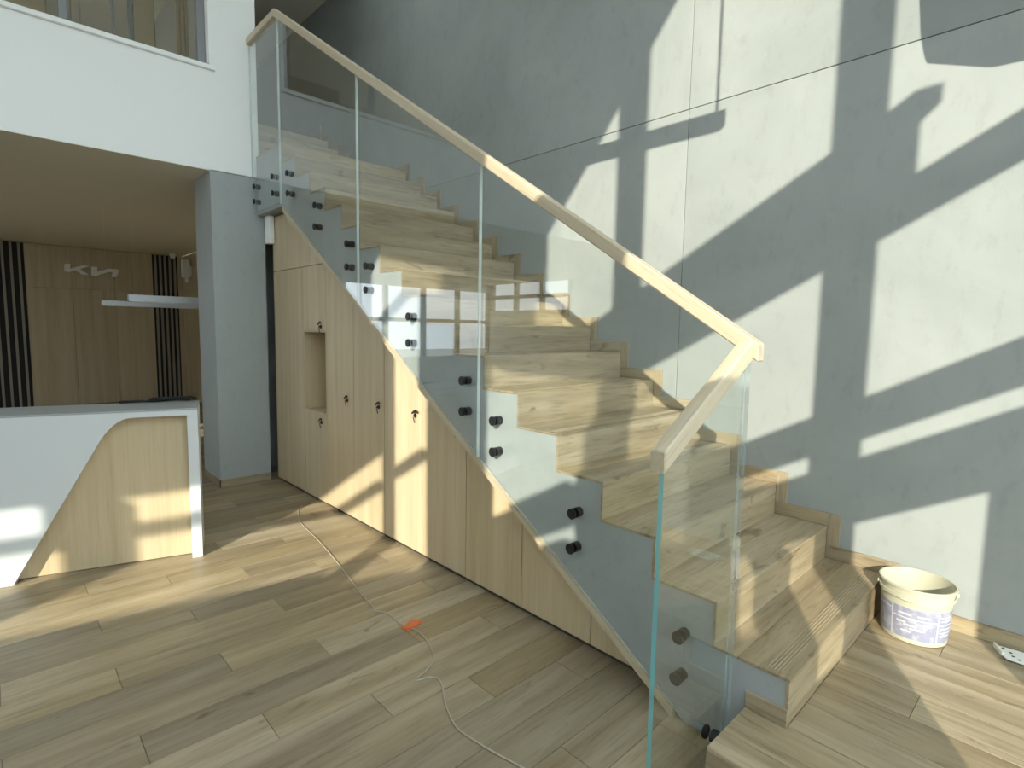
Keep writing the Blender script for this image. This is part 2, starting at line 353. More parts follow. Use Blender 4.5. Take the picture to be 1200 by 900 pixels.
# ---- sun-side facade (window_1): mullions, transoms, panes and solid panels added to block sun; runs at 78 degrees
FA = math.radians(78); FU = Vector((math.cos(FA), math.sin(FA), 0)); FN = Vector((FU.y, -FU.x, 0))
F0 = Vector((2.5, W, 0)); DS, DZ = 0.628, -0.28       # measured for x=3.0, moved in to 2.5
w1 = thing('window_1', (2.5, W, ZF), 'large glazed facade with dark steel columns, transoms and added sun-blocking panels', None, None, 'structure')
def fac(name, poly, d0=-.05, d1=.05, mat='facade'):
    b = bmesh.new()
    pts = [(F0+FU*(s+DS), z+DZ) for s, z in poly]
    A = [b.verts.new((p+FN*d0).to_tuple()[:2]+(z,)) for p, z in pts]; B = [b.verts.new((p+FN*d1).to_tuple()[:2]+(z,)) for p, z in pts]
    n = len(pts); b.faces.new(A); b.faces.new(B[::-1])
    for i in range(n): b.faces.new((A[i], B[i], B[(i+1) % n], A[(i+1) % n]))
    bmesh.ops.recalc_face_normals(b, faces=b.faces[:])
    return obj(name, b, mat, w1)
KS = abs(SUN.dot(FU)/SUN.dot(FN)); KZ = abs(SUN.z/SUN.dot(FN)); FD = 0.035
def fr(name, s0, s1, z0, z1, d0=-FD, d1=FD, mat='facade'):
    # the member is slimmer than its slanting shadow by its own depth
    a = d1*KS; c = d1*KZ
    return fac(name, [(s0+a, z0+c), (s1-a, z0+c), (s1-a, z1-c), (s0+a, z1-c)], d0, d1, mat)
ZB = -0.2; ZT = 7.4
fr('column', -4.25, -3.95, ZB, ZT); fr('column', -5.90, -5.61, ZB, ZT)
fr('column', -7.50, -6.68, ZB, ZT); fr('column', -0.75, -0.60, ZB, ZT)
fac('beam', [(-6.68, 3.77), (-3.80, 3.77), (-3.80, 4.0), (-3.71, 4.03), (-3.71, 4.11), (-3.81, 4.15), (-3.95, 4.14), (-6.68, 4.10)], d0=-.012, d1=.012)
fr('transom', -6.68, -0.6, 3.545, 3.77); fr('transom', -5.9, -0.6, 2.575, 2.795); fr('transom', -5.9, -0.6, 2.145, 2.49)
fr('transom', -6.68, -5.9, 2.51, 2.745); fr('panel', -6.68, -5.9, ZB, 2.47); fr('panel', -6.68, -6.22, ZB, 2.60)
fr('column', -3.33, -2.9, ZB, 2.145); fr('mullion', -4.79, -4.48, ZB, 2.145); fr('panel', -5.61, -4.89, ZB, 2.17); fr('panel', -5.61, -4.75, 2.40, 2.66); fr('panel', -4.93, -4.70, ZB, 1.84); fr('panel', -4.55, -4.2, ZB, 1.60)  # the low panels here are added, unseen, to block sun patch by patch
fr('transom', -8.02, -7.50, 3.31, 3.42); fr('transom', -8.30, -7.50, 4.35, 4.45)
fr('mullion', -8.20, -7.98, ZB, 4.35); fr('panel', -8.02, -7.5, ZB, 2.6)
fr('transom', -11.2, -8.2, 3.29, 3.40); fr('panel', -11.2, -8.2, ZB, 2.72); fr('panel', -11.2, -8.2, 3.56, ZT)
fr('mullion', -10.45, -10.04, 2.72, 3.56)
fac('panel', [(-8.2, 4.83), (-7.0, 4.88), (-6.28, 5.24), (-5.39, 5.75), (-4.7, 6.15), (-4.7, ZT), (-8.2, ZT)], d0=-.01, d1=.01)  # unseen head panel, its slope shaped to throw a diagonal shadow edge
fr('panel', -14.2, -11.2, ZB, ZT)  # unseen panel added to stop stray sun on the pillar and back floor
for s0, s1, z0, z1 in ((-3.95, -0.75, ZB, ZT), (-5.61, -4.25, ZB, ZT), (-6.68, -5.9, ZB, ZT), (-7.98, -7.5, ZB, ZT), (-11.2, -8.2, 2.72, 3.56)):
    fr('pane', s0, s1, z0, z1, d0=-.004, d1=.004, mat='pane')
# ---- rear window wall (window_2) far behind the camera, seen only mirrored in the glass
w2 = thing('window_2', (-2, -9.5, ZF), 'rear window wall with white mullions and low parapet', None, None, 'structure')
obj('parapet', bm_box(-9.0, 0.3, -9.6, -9.45, ZF, 3.3), 'white', w2)
obj('parapet', bm_box(-12.4, -9.0, -9.6, -9.45, ZF, 1.9), 'white', w2)
obj('lintel', bm_box(-12.4, 0.4, -9.6, -9.45, 5.7, 6.4), 'white', w2)
for k in range(8): obj('mullion', bm_box(-9.0+1.3*k, -8.88+1.3*k, -9.58, -9.46, 3.3, 5.7), 'white', w2)
for k in range(4): obj('mullion', bm_box(-12.3+1.05*k, -12.18+1.05*k, -9.58, -9.46, 1.9, 2.7), 'frame', w2)
for z in (2.25,): obj('transom', bm_box(-12.4, -9.0, -9.57, -9.47, z, z+.1), 'frame', w2)
w4 = thing('window_4', (XB-.1, -7, ZF), 'row of windows in the far end of the back wall', None, None, 'structure')
obj('parapet', bm_box(XB-.2, XB-.03, -9.6, -4.6, ZF, 0.55), 'white', w4)
obj('lintel', bm_box(XB-.2, XB-.03, -9.6, -4.6, 2.45, ZS+.1), 'white', w4)
for k in range(5): obj('mullion', bm_box(XB-.16, XB-.04, -9.5+1.2*k, -9.38+1.2*k, 0.3, 2.45), 'frame', w4)
obj('transom', bm_box(XB-.15, XB-.05, -9.5, -4.6, 1.5, 1.6), 'frame', w4)

# ================================================================== STAIRCASE
st = thing('staircase', (-2.2, 0.6, ZF), 'straight staircase clad in wood-look tiles with grey plastered side', 'staircase')
T = 0.012
NL = 17; XL = -(NL-1)*D                 # upper landing nosing
X18 = -5.20
prof = [(0.0-T, ZF)]
for n in range(1, NL+1):
    x = -(n-1)*D - T
    prof += [(x, (n-1)*R-T if n > 1 else ZF), (x, n*R-T)]
prof[1] = (0.0-T, ZF)
prof = prof[1:]
body = prof + [(XW+.001, NL*R-T), (XW+.001, 2.36), ((-2.36-.438)/.648, 2.36), ((-ZF-.438)/.648, ZF)]
obj('side_stringer', bm_prism(body, 0.0, W-.002, 'y'), 'stringer', st)
# lower side infill of the first steps
FB = 0.178
for n in range(1, NL+1):
    xf = -(n-1)*D; z = n*R
    back = xf - D if n < NL else X18
    obj('riser', bm_box(xf-T, xf, -0.003, W-.012, (n-1)*R, z-T, .001), 'step_y', st)
    obj('tread', bm_box(xf-FB, xf+.001, -0.004, W-.012, z-T, z, .0012), 'step_y', st)
    obj('tread', bm_box(back-T if n < NL else XW+.002, xf-FB-.0015, -0.004, W-.012, z-T, z, .0012), 'step_y', st)
    if n == NL: obj('tread', bm_box(back-T, XW+.0005, 0.022, W-.012, z-T, z, .0012), 'step_y', st)
    if n <= 9:
        g = bmesh.new()
        for k in range(5): bm_prism([(xf-.040-.011*k, z-.001), (xf-.0375-.011*k, z+.0012), (xf-.035-.011*k, z-.001)], 0.02, W-.03, 'y', 0, g)
        obj('grip_ribs', g, 'step_y', st)
    # stepped skirting on the wall
    obj('skirting', bm_box(back+.0005, xf, W-.012, W-.0005, z+.0005, z+.0695, .001), 'step_x', st)
    obj('skirting', bm_box(back+.0005, back+.0595, W-.012, W-.0005, z+.0705, z+R+.0695, .001), 'step_z', st)
obj('skirting', bm_box(.0005, .0595, W-.012, W-.0005, .0705, R+.0695, .001), 'step_z', st)
# foot: first riser side board under the grey side
obj('side_board', bm_box(-0.142, 0.0, -0.011, -0.001, 0.0, 0.062, .001), 'step_x', st)
# upper flight behind the white wall
for n in range(18, 22):
    xf = X18 - (n-18)*D; z = n*R
    obj('riser', bm_box(xf-T, xf, 0.03, W-.012, (n-1)*R, z-T, .001), 'step_y', st)
    obj('tread', bm_box(xf-D, xf, 0.03, W-.012, z-T, z, .001), 'step_y', st)
    obj('skirting', bm_box(xf-D+.0005, xf, W-.012, W-.0005, z+.0005, z+.0695, .001), 'step_x', st)
    obj('skirting', bm_box(xf-D+.0005, xf-D+.0595, W-.012, W-.0005, z+.0705, z+R+.0695, .001), 'step_z', st)
b = bm_box(X18-T, XW+.001, 0.022, W-.012, 2.861, NL*R-T)
for n in range(18, 22):
    xf = X18-(n-18)*D-T
    bm_box(xf-D if n < 21 else -9.29, xf, 0.03, W-.012, 2.861, n*R-T, 0, b)
obj('flight_core', b, 'stringer', st)
obj('tread', bm_box(-9.28, X18-4*D-.002, 0.03, W-.012, 21*R-T, 21*R, .001), 'step_y', st)
# slanting trim under the side
xa, xb_ = -4.30, -0.42
tr_ = obj('edge_trim', bm_prism([(xa, zdiag(xa)+.012), (xb_, zdiag(xb_)+.012), (xb_, zdiag(xb_)-.040), (xa, zdiag(xa)-.040)], -0.010, 0.012, 'y', .002), 'rail', st)
tr_.data.transform(Matrix.Rotation(-math.atan(.648), 4, 'Y')); tr_.rotation_euler = (0, math.atan(.648), 0)

# ---- low landing at the stair foot
ld = thing('stair_landing', (0.5, 0.4, ZF), 'low landing of pale wood-look planks at the stair foot', 'landing')
LX, LY = -0.142, -0.294
obj('base', bm_prism([(LX+T, LY+T), (1.75, LY+T), (1.75, W-.002), (0.0005, W-.002), (0.0005, -0.0005), (LX+T, -0.0005)], ZF, -T, 'z'), 'stringer', ld)
rows = [(LY, -PW), (-PW, 0.0)] + [(PW*k, min(PW*(k+1), W-.013)) for k in range(7) if PW*k < W-.03]
for k, (y0, y1) in enumerate(rows):
    xs = LX if y1 < .01 else 0.0
    cuts = [xs] + [c for c in (0.27+(k % 3)*.374-.37, 0.27+(k % 3)*.374+.75) if xs+.08 < c < 1.7] + [1.75]
    for c0, c1 in zip(cuts, cuts[1:]):
        obj('plank', bm_box(c0+.0008, c1-.0008, y0+.0012, y1-.0012, -T, 0.0, .0008), 'step_x', ld)
obj('riser', bm_box(LX, 1.75, LY, LY+T-.001, ZF, -T-.001, .001), 'step_x', ld)
obj('riser', bm_box(LX, LX+T-.001, LY+T, -0.0005, ZF, -T-.001, .001), 'step_y', ld)
tag(obj('baseboard_right', bm_box(0.0605, 1.75, W-.012, W-.0005, 0.0, .07, .001), 'step_x'), 'pale wood skirting along the grey wall at the landing', None, None, 'structure')
obj('skirting', bm_box(0.0005, .0595, W-.012, W-.0005, 0.0005, .0695, .001), 'step_x', st)

# ================================================================== GLASS BALUSTRADE
bal = thing('glass_balustrade', (-2.2, YG, ZF), 'frameless clear glass balustrade with pale wooden handrail along the stairs', 'balustrade')
GT = 0.0150
ZR0 = 3.925; XR0 = -4.255; XR1 = -0.190; SL = 0.6395
def ztop(x): return ZR0 if x <= XR0 else ZR0 - SL*(x-XR0)      # handrail top
def zbot(x): return max(2.372 if x <= -4.27 else zdiag(x)+.05, -0.165)
def glass_panel(poly, axis, c, edge='glass_edge'):
    b = bm_prism(poly, c-GT/2, c+GT/2, axis)
    b.normal_update()
    for f in b.faces:
        n = f.normal; side = abs(n.y) if axis == 'y' else abs(n.x)
        f.material_index = 0 if side > .9 else (2 if abs(n.z) > .3 or (axis == 'x' and n.y > .5) or (axis == 'y' and f.calc_center_median().x > -0.5) else 1)
    return obj('glass_panel', b, ['glass', edge, 'glass_edge_faint'], bal)
def gp(x0, x1):
    xs = [x0] + [x for x in (-4.27, XR0, -0.42) if x0 < x < x1] + [x1]
    return [(x, zbot(x)) for x in xs] + [(x, ztop(x)-.035) for x in reversed(xs)]
for x0, x1 in ((-4.905, -4.241), (-4.234, -2.902), (-2.895, -1.607), (-1.600, XR1-.012)):
    glass_panel(gp(x0, x1), 'y', YG)
ZC = ztop(XR1)
S2 = 0.590
def ztop2(y): return ZC - S2*(YG-y)
glass_panel([(YG+.0086, -0.15), (YG+.0086, ztop2(YG)-.035), (-0.560, ztop2(-0.560)-.035), (-0.560, -0.165)], 'x', XR1, 'glass_edge_teal')
HW, HH = 0.0245, 0.062
obj('handrail', bm_prism([(-4.915, ZR0), (XR0+.001, ZR0), (XR0+.001, ZR0-HH), (-4.915, ZR0-HH)], YG-HW, YG+HW, 'y', .005), 'rail', bal)
obj('handrail', bm_prism([(XR0, ZR0), (XR1+.042, ztop(XR1+.042)), (XR1+.042, ztop(XR1+.042)-HH), (XR0, ZR0-HH-.004)], YG-HW, YG+HW, 'y', .005), 'rail', bal)
ye = -0.585
rail_main = bal.children[-1]
obj('handrail', bm_prism([(YG-HW+.004, ztop2(YG-HW)), (ye, ztop2(ye)), (ye, ztop2(ye)-HH-.002), (YG-HW+.004, ztop2(YG-HW)-HH-.008)], XR1-HW, XR1+HW, 'x', .005), 'rail_y', bal)
rail_low = bal.children[-1]
def turn(o, axis, a):
    o.data.transform(Matrix.Rotation(-a, 4, axis)); r_ = [0, 0, 0]; r_['XYZ'.index(axis)] = a; o.rotation_euler = r_
turn(rail_main, 'Y', math.atan(SL)); turn(rail_low, 'X', math.atan(S2))
MT['endgrain'] = wood('handrail_end_grain', (0.44, 0.36, 0.235), (0.52, 0.44, 0.305), (0.58, 0.50, 0.365), (14, 14, 14), 2.0, 0.6, 0.02, 0.2, 0.05, False)
obj('rail_end', bm_box(XR1-HW+.003, XR1+HW-.003, ye-.0012, ye+.004, ztop2(ye)-HH+.002, ztop2(ye)-.003), 'endgrain', bal)
BO = [(-4.842, 2.605), (-4.846, 2.470), (-4.395, 2.612), (-4.392, 2.471), (-4.07, 2.58), (-4.065, 2.417), (-3.55, 2.245), (-3.555, 2.087), (-3.041, 1.908), (-3.045, 1.749), (-2.774, 1.736), (-2.776, 1.578),
      (-2.259, 1.398), (-2.259, 1.238), (-1.731, 1.049), (-1.728, 0.88), (-1.475, 0.862), (-1.471, 0.701), (-0.931, 0.515), (-0.935, 0.352), (-0.389, 0.169), (-0.391, 0.001)]
b0 = None; c0 = None
def bolt_mesh(axis):
    e = Vector((0, 1, 0)) if axis == 'y' else Vector((1, 0, 0))
    b = bm_cyl(e*-.034, e*.0005, .0225, seg=24, bev=.002)
    c = bm_cyl(e*-.062, e*-.050, .0245, seg=24, bev=.003); bm_cyl(e*-.0632, e*-.060, .007, seg=6, bm=c)
    return b, c
for i, (x, z) in enumerate(BO):
    o = (x, 0.0, z)
    if b0 is None:
        b, c = bolt_mesh('y'); b0 = obj('standoff_bolt', b, 'black', bal, (0, 0, 0), True); b0.location = Vector(o)-wloc(bal)
        c0 = obj('bolt_cap', c, 'black', b0, (x, 0, z)); c0.location = (0, 0, 0)
        for m_ in (b0.data, c0.data): m_.shade_smooth(); m_.set_sharp_from_angle(angle=.6)
        # geometry sits relative to its own origin
        c0.data.transform(Matrix.Translation(Vector((x, 0, z))))
    else:
        bb_ = share('standoff_bolt', b0, o, bal); share('bolt_cap', c0, o, bb_)
for (y, z) in ((-0.185, -0.036),):
    b, c = bolt_mesh('x')
    for m_ in (b, c): bmesh.ops.translate(m_, verts=m_.verts[:], vec=(LX, y, z))
    q = obj('standoff_bolt', b, 'black', bal); obj('bolt_cap', c, 'black', q)

# ================================================================== UNDER-STAIR CABINETS
DT = 0.018; ZD = ZF+.026; YB = YC+DT
def ztopc(x): return min(zdiag(x)-.006, 2.352)
LK = {}
def add_lock(door, x, z):
    l = obj('lock', bm_cyl((x, YC-.007, z), (x, YC+.002, z), .0145, seg=16, bev=.001), 'black', door)
    k = bm_box(x-.0015, x+.0015, YC-.022, YC-.005, z-.004, z+.004)
    bm_prism([(x-.004, z+.012), (x+.030, z+.028), (x+.048, z+.024), (x+.052, z+.036), (x+.040, z+.046), (x+.024, z+.042), (x-.008, z+.022)], YC-.028, YC-.022, 'y', 0, k)
    bm_cyl((x+.002, YC-.02, z-.008), (x+.003, YC-.012, z-.046), .003, seg=6, bm=k)
    obj('key', k, 'black', door)
def cabinet(label, x0, x1, z0, zt0, zt1, lock=None, extra=None):
    t = thing('understair_cabinet', ((x0+x1)/2, 0.3, ZF), label, 'cabinet', 'oak cabinets built in under the stairs')
    g = .0026
    poly = [(x0+g, z0+g), (x1-g, z0+g)]
    poly += [(x1-g, zt1-g)] if zt1 > z0+.01 else []
    poly += (extra or []) + [(x0+g, zt0-g)]
    d = obj('door', bm_prism(poly, YC, YB, 'y', .0008), 'oak_z', t)
    inner = [(x0+.006, z0+.006), (x1-.006, z0+.006)] + ([(x1-.006, max(zt1-.012, z0+.012))] if zt1 > z0+.01 else []) + [(u, v-.012) for u, v in (extra or [])] + [(x0+.006, zt0-.014)]
    obj('body', bm_prism(inner, YB+.002, 0.62, 'y'), 'oak_z', t)
    if lock: add_lock(d, *lock)
    return t
X = [-4.86, -4.19, -3.74, -3.274, -2.823, -2.352, -1.888, -1.408, -0.932, -0.395]
zh = 1.842
c1 = cabinet('plain oak cabinet panel beside the grey pillar', X[0], X[1], ZD, zh, zh)
b = bm_box(-5.44, X[0]+.004, 0.56, 0.60, ZF, 2.352); bm_box(-5.44, -5.40, 0.0605, 0.56, ZF, 2.352, 0, b)     # closes the recess behind the pillar
obj('filler_panel', b, 'stringer', c1)
# niche column
t = thing('understair_cabinet', (-3.965, 0.3, ZF), 'oak cabinet with an open niche between two small locked doors', 'cabinet', 'oak cabinets built in under the stairs')
n0, n1 = 0.588, 1.292
x0, x1 = X[1]+.0018, X[2]-.0018
d1 = obj('door', bm_box(x0, x1, YC, YB, n1+.002, zh-.002, .0008), 'oak_z', t); add_lock(d1, -3.837, 1.326)
d2 = obj('door', bm_box(x0, x1, YC, YB, ZD, n0-.002, .0008), 'oak_z', t); add_lock(d2, -3.85, 0.516)
b = bm_box(x0, x0+.012, YC, 0.40, n0, n1); bm_box(x1-.012, x1, YC, 0.40, n0, n1, 0, b)
bm_box(x0+.012, x1-.012, YC, 0.40, n0, n0+.012, 0, b); bm_box(x0+.012, x1-.012, YC, 0.40, n1-.012, n1, 0, b); bm_box(x0+.012, x1-.012, 0.385, 0.40, n0+.012, n1-.012, 0, b)
obj('niche', b, 'oak_z', t)
b = bm_box(x0+.01, x1-.01, YB+.002, .62, n1+.004, zh-.004); bm_box(x0+.01, x1-.01, YB+.002, .62, ZD+.004, n0-.004, 0, b)
obj('body', b, 'oak_z', t)
# slanted fascia on top
xk = (-2.36-.438)/.648
cabinet('slant-topped oak fascia panel above the niche cabinet', X[0], X[2], zh, 2.350, ztopc(X[2]), None, [(xk, 2.350)])
names = ['tall slanted oak cabinet door next to the niche', 'second slanted oak cabinet door after the niche', 'slanted oak cabinet door with a key, striped by sunlight',
         'slanted oak cabinet door below the middle glass seam, key near its sloping top', 'half-height slanted oak cabinet door without a lock', 'low slanted oak cabinet door beside the final wedge', 'smallest wedge-shaped oak cabinet panel at the low end']
locks = [(-3.382, .756), (-2.898, .758), (-2.426, .755), (-1.986, .727), None, None, None]
for k in range(7):
    a, c = X[2+k], X[3+k]
    cabinet(names[k], a, c, ZD, ztopc(a), ztopc(c), locks[k])
tag(obj('plinth', bm_box(-4.855, -0.50, YC+.022, YC+.042, ZF, ZF+.026), 'darkgap'), 'recessed plinth coloured dark as the shade under the cabinet doors', 'plinth')

tag(obj('junction_box', bm_box(-4.90, -4.795, 0.055, 0.105, 2.10, 2.358, .004), 'white'), 'small white box tucked under the landing beside the pillar', 'junction box')

# ================================================================== RECEPTION DESK
DA = Vector((-3.325, -0.992, ZF)); DV = Vector((-0.2668, -0.9637, 0))
desk = thing('reception_desk', DA, 'white reception desk with curved wooden front inset and grey top', 'desk')
# local frame: u along front (leftwards in the room), built along local -y, then rotated
HT = 0.795-ZF
def dk(name, bm, mat, parent=desk):
    return obj(name, bm, mat, parent)
def U(poly): return [(DA.y-u, v+ZF) for u, v in poly]
LEN = 2.6; RC = 0.075
cut = [(0.024, 0.008), (0.024, HT-.045), (0.321, HT-.045)]
for a in range(1, 7):
    # rounded shoulder
    t_ = a/6
    p0, p1, p2 = (0.321, HT-.045), (0.42, HT-.045), (0.52, HT-.25)
    cut.append(((1-t_)**2*p0[0]+2*t_*(1-t_)*p1[0]+t_*t_*p2[0], (1-t_)**2*p0[1]+2*t_*(1-t_)*p1[1]+t_*t_*p2[1]))
cut += [(0.918, 0.008)]
# white shell: top bar, right post, big left field
shell = [(-.035, 0.0), (0.024, 0.0)] + cut[1:] + [(0.918, 0.0), (LEN, 0.0), (LEN, HT-.012), (-.035, HT-.012)]
dk('front_shell', bm_prism(U(shell), DA.x-RC, DA.x, 'x'), 'white_gloss')
dk('wood_inset', bm_box(DA.x-RC-.02, DA.x-RC+.001, DA.y-1.05, DA.y-0.02, ZF+.006, ZF+HT-.03), 'oak_z')
dk('worktop', bm_box(DA.x-.40, DA.x, DA.y-LEN, DA.y+.035, ZF+HT-.012, ZF+HT, .002), 'greytop')
dk('side_panel', bm_box(DA.x-.40, DA.x-RC, DA.y+.0, DA.y+.035, ZF, ZF+HT-.012, .001), 'white_gloss')
dk('side_panel', bm_box(DA.x-.40, DA.x-RC, DA.y-LEN, DA.y-LEN+.03, ZF, ZF+HT-.012, .001), 'white_gloss')
dk('back_board', bm_box(DA.x-RC-.045, DA.x-RC-.021, DA.y-LEN+.03, DA.y, ZF, ZF+HT-.012), 'white_gloss')
ang = math.atan2(DV.y, DV.x) - math.atan2(-1, 0)
desk.rotation_euler = (0, 0, ang)

rc = Matrix.Rotation(ang, 4, 'Z')
def dw(lx, ly, z):          # desk-local offset -> world
    v = rc @ Vector((lx, ly, 0)); return (DA.x+v.x, DA.y+v.y, z)
zt = ZF+HT+.004
pts = [dw(-.36, -.42, zt+.006), dw(-.33, -.30, zt+.012), dw(-.37, -.20, zt+.006), dw(-.32, -.10, zt+.02), dw(-.36, -.02, zt+.010), dw(-.34, -.16, zt+.028), dw(-.36, -.26, zt+.018), dw(-.31, -.05, zt+.032), dw(-.37, 0.02, zt+.012)]
tag(obj('cable_bundle', bm_tube(pts, .008, 8, 5), 'black', smooth=True), 'tangled black cable bundle lying on the desk top', 'cable')

# ================================================================== BACK ROOM FITTINGS
# raised letter sign on the wood wall
sg = thing('wall_sign', (XB, -0.45, 2.18), 'raised pale letter logo sign on the oak back wall', 'sign')
k_ = 0.00297
def sgp(px, py): return (-0.861+(px-328)*k_, 2.288-(py-197)*k_*1.05)
L1 = [(330, 172), (358, 168), (356, 196), (420, 172), (452, 174), (404, 195), (446, 226), (412, 227), (382, 203), (352, 217), (328, 214)]
L2 = [(460, 176), (490, 176), (488, 204), (546, 181), (588, 180), (602, 188), (588, 229), (560, 229), (568, 199), (552, 199), (484, 228), (458, 228)]
for Lp in (L1, L2):
    obj('sign_letter', bm_prism([sgp(*p) for p in Lp], XB+.012, XB+.05, 'x'), 'sign', sg)
    
def pendant(x, y0, y1, z0, z1, label):
    t = thing('linear_pendant_lamp', (x, (y0+y1)/2, z1), label, 'lamp', 'linear lamps hanging in the reception area')
    b = bm_box(x-.04, x+.04, y0, y1, z0, z1, .003); obj('lamp_body', b, 'white_gloss', t)
    obj('diffuser', bm_box(x-.03, x+.03, y0+.02, y1-.02, z0-.004, z0+.002), 'plastic_white', t)
    for y in (y0+.06, y1-.1): obj('suspension_wire', bm_cyl((x, y, z1-.002), (x, y, ZS+.002), .0006, seg=6), 'white', t)
pendant(-6.5, -0.81, 0.72, 1.556, 1.632, 'thicker white linear pendant lamp near the grey pillar')
pendant(-7.5, -0.92, 0.75, 1.532, 1.592, 'slim white linear pendant lamp hanging behind the thicker one')
sp = thing('wall_speaker', (-11.6, 0.96, 2.15), 'white upright speaker box in the corner by the slats', 'speaker')
obj('cabinet_box', bm_box(-11.66, -11.54, 0.86, 0.99, 2.22, 2.56, .008), 'plastic_white', sp)
obj('bracket', bm_box(-11.62, -11.58, 0.99, 1.031, 2.25, 2.45, .003), 'plastic_white', sp)
obj('lower_knob', bm_cyl((-11.6, 0.94, 2.13), (-11.6, 0.94, 2.225), .03, seg=12), 'plastic_white', sp)
dt = thing('ceiling_sensor', (-12.0, 0.80, ZS), 'small white sensor on the soffit above the right slats', 'sensor')
obj('base', bm_cyl((-12.0, 0.80, ZS-.02), (-12.0, 0.80, ZS+.001), .06, seg=20, bev=.003), 'plastic_white', dt)
obj('dome', bm_cyl((-12.0, 0.80, ZS-.085), (-12.0, 0.80, ZS-.018), .035, .05, seg=20, bev=.004), 'plastic_white', dt)
so_ = thing('wall_socket', (-10.2, 1.03, 0.25), 'white wall socket low on the oak side wall', 'socket')
obj('plate', bm_box(-10.32, -10.16, 1.018, 1.031, 0.22, 0.38, .004), 'plastic_white', so_)
obj('insert', bm_cyl((-10.24, 1.012, 0.30), (-10.24, 1.02, 0.30), .03, seg=16), 'plastic_white', so_)

# ================================================================== SMALL THINGS
# bucket
BC = Vector((0.157, 1.052, 0.0))
bk = thing('bucket', BC, 'open cream plastic bucket with lilac printed label by the wall', 'bucket')
H = 0.250
pr = [(0.0, 0.0), (.117, 0.0), (.122, .004), (.1315, H-.062), (.1315, H-.058), (.139, H-.056), (.1395, H-.040), (.136, H-.038), (.137, H-.014), (.1435, H-.012), (.145, H-.003), (.143, H), (.136, H), (.1345, H-.010), (.129, H-.06), (.116, .006), (0.0, .006)]
obj('pail', bm_lathe(pr, BC, 64), 'bucket', bk, smooth=True).data.set_sharp_from_angle(angle=.7)
a0, a1 = math.radians(172), math.radians(372)
def band(name, z0, z1, aa, ab, off, mat, parent, seg=40):
    rr = lambda z: .122+(.1315-.122)*(z-.004)/(H-.066)+off
    p_ = [(rr(z0), z0), (rr(z0)+.0006, z0), (rr(z1)+.0006, z1), (rr(z1), z1), (rr(z0), z0)]
    return obj(name, bm_lathe(p_, BC, seg, aa, ab), mat, parent, smooth=False)
m, nt, bs = new_mat('lilac_label'); MT['label'] = m
n = nt.nodes.new('ShaderNodeTexNoise'); n.inputs['Scale'].default_value = 38; n.inputs['Detail'].default_value = 6
rp = nt.nodes.new('ShaderNodeValToRGB'); rp.color_ramp.elements[0].position = .45; rp.color_ramp.elements[0].color = (.25, .255, .345, 1); rp.color_ramp.elements[1].position = .68; rp.color_ramp.elements[1].color = (.38, .385, .44, 1)
tc = nt.nodes.new('ShaderNodeTexCoord'); nt.links.new(tc.outputs['Object'], n.inputs[0]); nt.links.new(n.outputs[0], rp.inputs[0]); nt.links.new(rp.outputs[0], bs.inputs[0])
MT['label_pale'] = plain('pale_label_print', (.52, .525, .53), .5)
lab = band('label', .022, .160, a0, a1, .0004, 'label', bk)
rad = math.radians
band('label_stripe', .022, .160, rad(240), rad(243), .0009, 'label_pale', lab, 2)
band('label_stripe', .022, .160, rad(318), rad(321), .0009, 'label_pale', lab, 2)
band('label_stripe', .112, .117, rad(243), rad(318), .0009, 'label_pale', lab, 16)
band('label_stripe', .128, .150, rad(176), rad(240), .0009, 'label_pale', lab, 14).scale = (1, 1, .25)
for z_, w_ in ((.134, 30), (.118, 40), (.100, 40), (.082, 36), (.064, 40), (.050, 26)):
    band('label_text', z_, z_+.006, rad(324), rad(324+w_), .0009, 'label_pale', lab, 8)
for z_, a_, w_ in ((.090, 250, 16), (.080, 262, 22), (.066, 272, 26), (.052, 258, 18), (.128, 252, 22), (.128, 284, 20)):
    band('label_text', z_, z_+.008, rad(a_), rad(a_+w_), .0009, 'label_pale', lab, 6)
hp = [(BC.x+.1405*math.cos(rad(a)), BC.y+.1405*math.sin(rad(a)), H-.030-.026*math.sin(rad(a-200)/170*180)) for a in range(200, 371, 10)]
hd = obj('handle', bm_tube(hp, .0032, 8, 2), 'bucket', bk, smooth=True)
p_ = [(.1385, H-.052), (.146, H-.050), (.147, H-.034), (.1385, H-.032), (.1385, H-.052)]
obj('grip', bm_lathe(p_, BC, 10, rad(222), rad(258)), 'bucket', hd)
for a in (198, 372): obj('handle_lug', bm_cyl((BC.x+.134*math.cos(rad(a)), BC.y+.134*math.sin(rad(a)), H-.032), (BC.x+.148*math.cos(rad(a)), BC.y+.148*math.sin(rad(a)), H-.032), .010, seg=14), 'bucket', bk)

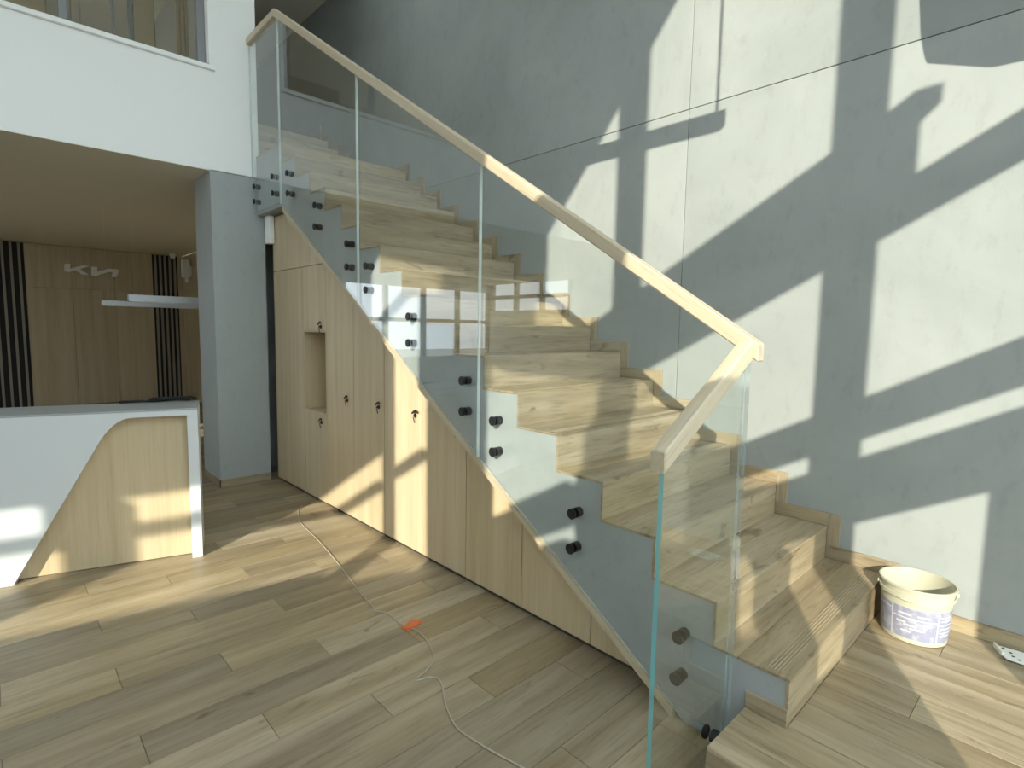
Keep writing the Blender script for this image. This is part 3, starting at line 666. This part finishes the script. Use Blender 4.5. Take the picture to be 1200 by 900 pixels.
# white perforated plastic plate at the wall
pp = thing('plastic_plate', (0.50, 1.15, 0), 'white folded plastic plate with dark holes lying by the skirting', 'plastic plate')
outline = [(0.418, 1.185), (0.450, 1.115), (0.470, 1.085), (0.560, 1.085), (0.60, 1.12), (0.60, 1.19), (0.50, 1.195), (0.455, 1.190)]
obj('sheet', bm_prism(outline, 0.006, 0.012, 'z', .001), 'plastic_white', pp)
obj('folded_edge', bm_prism([(0.418, 1.185), (0.452, 1.112), (0.458, 1.116), (0.426, 1.186)], 0.0005, 0.022, 'z', .001), 'plastic_white', pp)
obj('underside', bm_prism([(0.44, 1.17), (0.475, 1.10), (0.55, 1.10), (0.58, 1.17)], 0.0003, 0.007, 'z'), 'plastic_white', pp)
for (hx, hy) in ((.452, 1.172), (.478, 1.150), (.488, 1.122), (.508, 1.106), (.530, 1.118), (.528, 1.150), (.555, 1.150)):
    obj('hole', bm_cyl((hx, hy, .0115), (hx, hy, .0126), .006, seg=10), 'black', pp)

# cable on the floor
cp = [(-3.90, -0.05), (-3.823, -0.113), (-3.70, -0.165), (-3.518, -0.225), (-3.041, -0.282), (-2.552, -0.362), (-2.128, -0.442), (-1.975, -0.462), (-1.955, -0.492), (-1.925, -0.470), (-1.86, -0.437), (-1.733, -0.440), (-1.62, -0.418),
      (-1.515, -0.429), (-1.377, -0.486), (-1.318, -0.565), (-1.300, -0.635), (-1.285, -0.632), (-1.26, -0.575), (-1.202, -0.570), (-1.081, -0.637), (-0.947, -0.684), (-0.832, -0.674), (-0.733, -0.656), (-0.60, -0.630), (-0.45, -0.66)]
tag(obj('floor_cable', bm_tube([(x, y, ZF+.0045) for x, y in cp], .0033, 8, 5), 'cable', smooth=True), 'thin beige cable snaking across the plank floor', 'cable')
tag(obj('levelling_wedge', bm_prism([(-1.715, ZF+.0005), (-1.655, ZF+.0005), (-1.655, ZF+.016), (-1.665, ZF+.016), (-1.715, ZF+.004)], -0.455, -0.365, 'y', .001), 'orange'), 'small orange plastic wedge beside the floor cable', 'wedge').rotation_euler = (0, 0, 0.3)
# scrap of film on the third tread
b = bmesh.new(); random.seed(3)
gr = [[b.verts.new((-0.49+.012*i+random.uniform(-.003, .003), 0.33+.014*j+random.uniform(-.004, .004), 3*R*0+2*R+.001+random.uniform(0, .012))) for j in range(7)] for i in range(6)]
for i in range(5):
    for j in range(6):
        if (i, j) not in ((0, 0), (4, 5), (4, 0)): b.faces.new((gr[i][j], gr[i+1][j], gr[i+1][j+1], gr[i][j+1]))
sc_ = obj('plastic_scrap', b, 'glass'); sc_.modifiers.new('solid', 'SOLIDIFY').thickness = .0006
tag(sc_, 'crumpled scrap of clear film lying on a low tread', 'scrap')

# hall lamp and an added shadow plate, both unseen, shading the grey wall
hl = thing('linear_pendant_lamp', (-0.3, -0.765, 3.47), 'long linear pendant lamp hanging parallel to the grey wall', 'lamp')
tq = 2.5; off = -SUN*tq
obj('lamp_body', bm_box(-2.10+off.x, -0.965+off.x, W+off.y-.03, W+off.y+.03, 2.505+off.z, 2.60+off.z, .004), 'black', hl)
for x in (-1.005, -2.0): obj('suspension_wire', bm_cyl((x+off.x, W+off.y, 2.59+off.z), (x+off.x, W+off.y, 6.301), .008, seg=8), 'black', hl)
tq = 1.05; off = -SUN*tq
sh_plate = thing('unseen_shadow_plate', (1.0, 0.39, 2.85), 'unseen curved plate added to cast a shadow on the grey wall', 'shadow caster')  # added plate, shaped only for the shadow it throws on the wall
obj('shadow_plate', bm_prism([(x+off.x, z+off.z) for x, z in ((-.008, 2.56), (-.022, 2.60), (-.042, 2.70), (-.060, 2.88), (-.068, 3.1), (-.06, 3.3), (1.0, 3.3), (1.0, 2.43), (.22, 2.470))], W+off.y-.012, W+off.y+.012, 'y', .004), 'frame', sh_plate)
for x in (.1, .9): obj('plate_rod', bm_cyl((x+off.x, W+off.y, 3.29+off.z), (x+off.x, W+off.y, 6.301), .01, seg=8), 'frame', sh_plate)
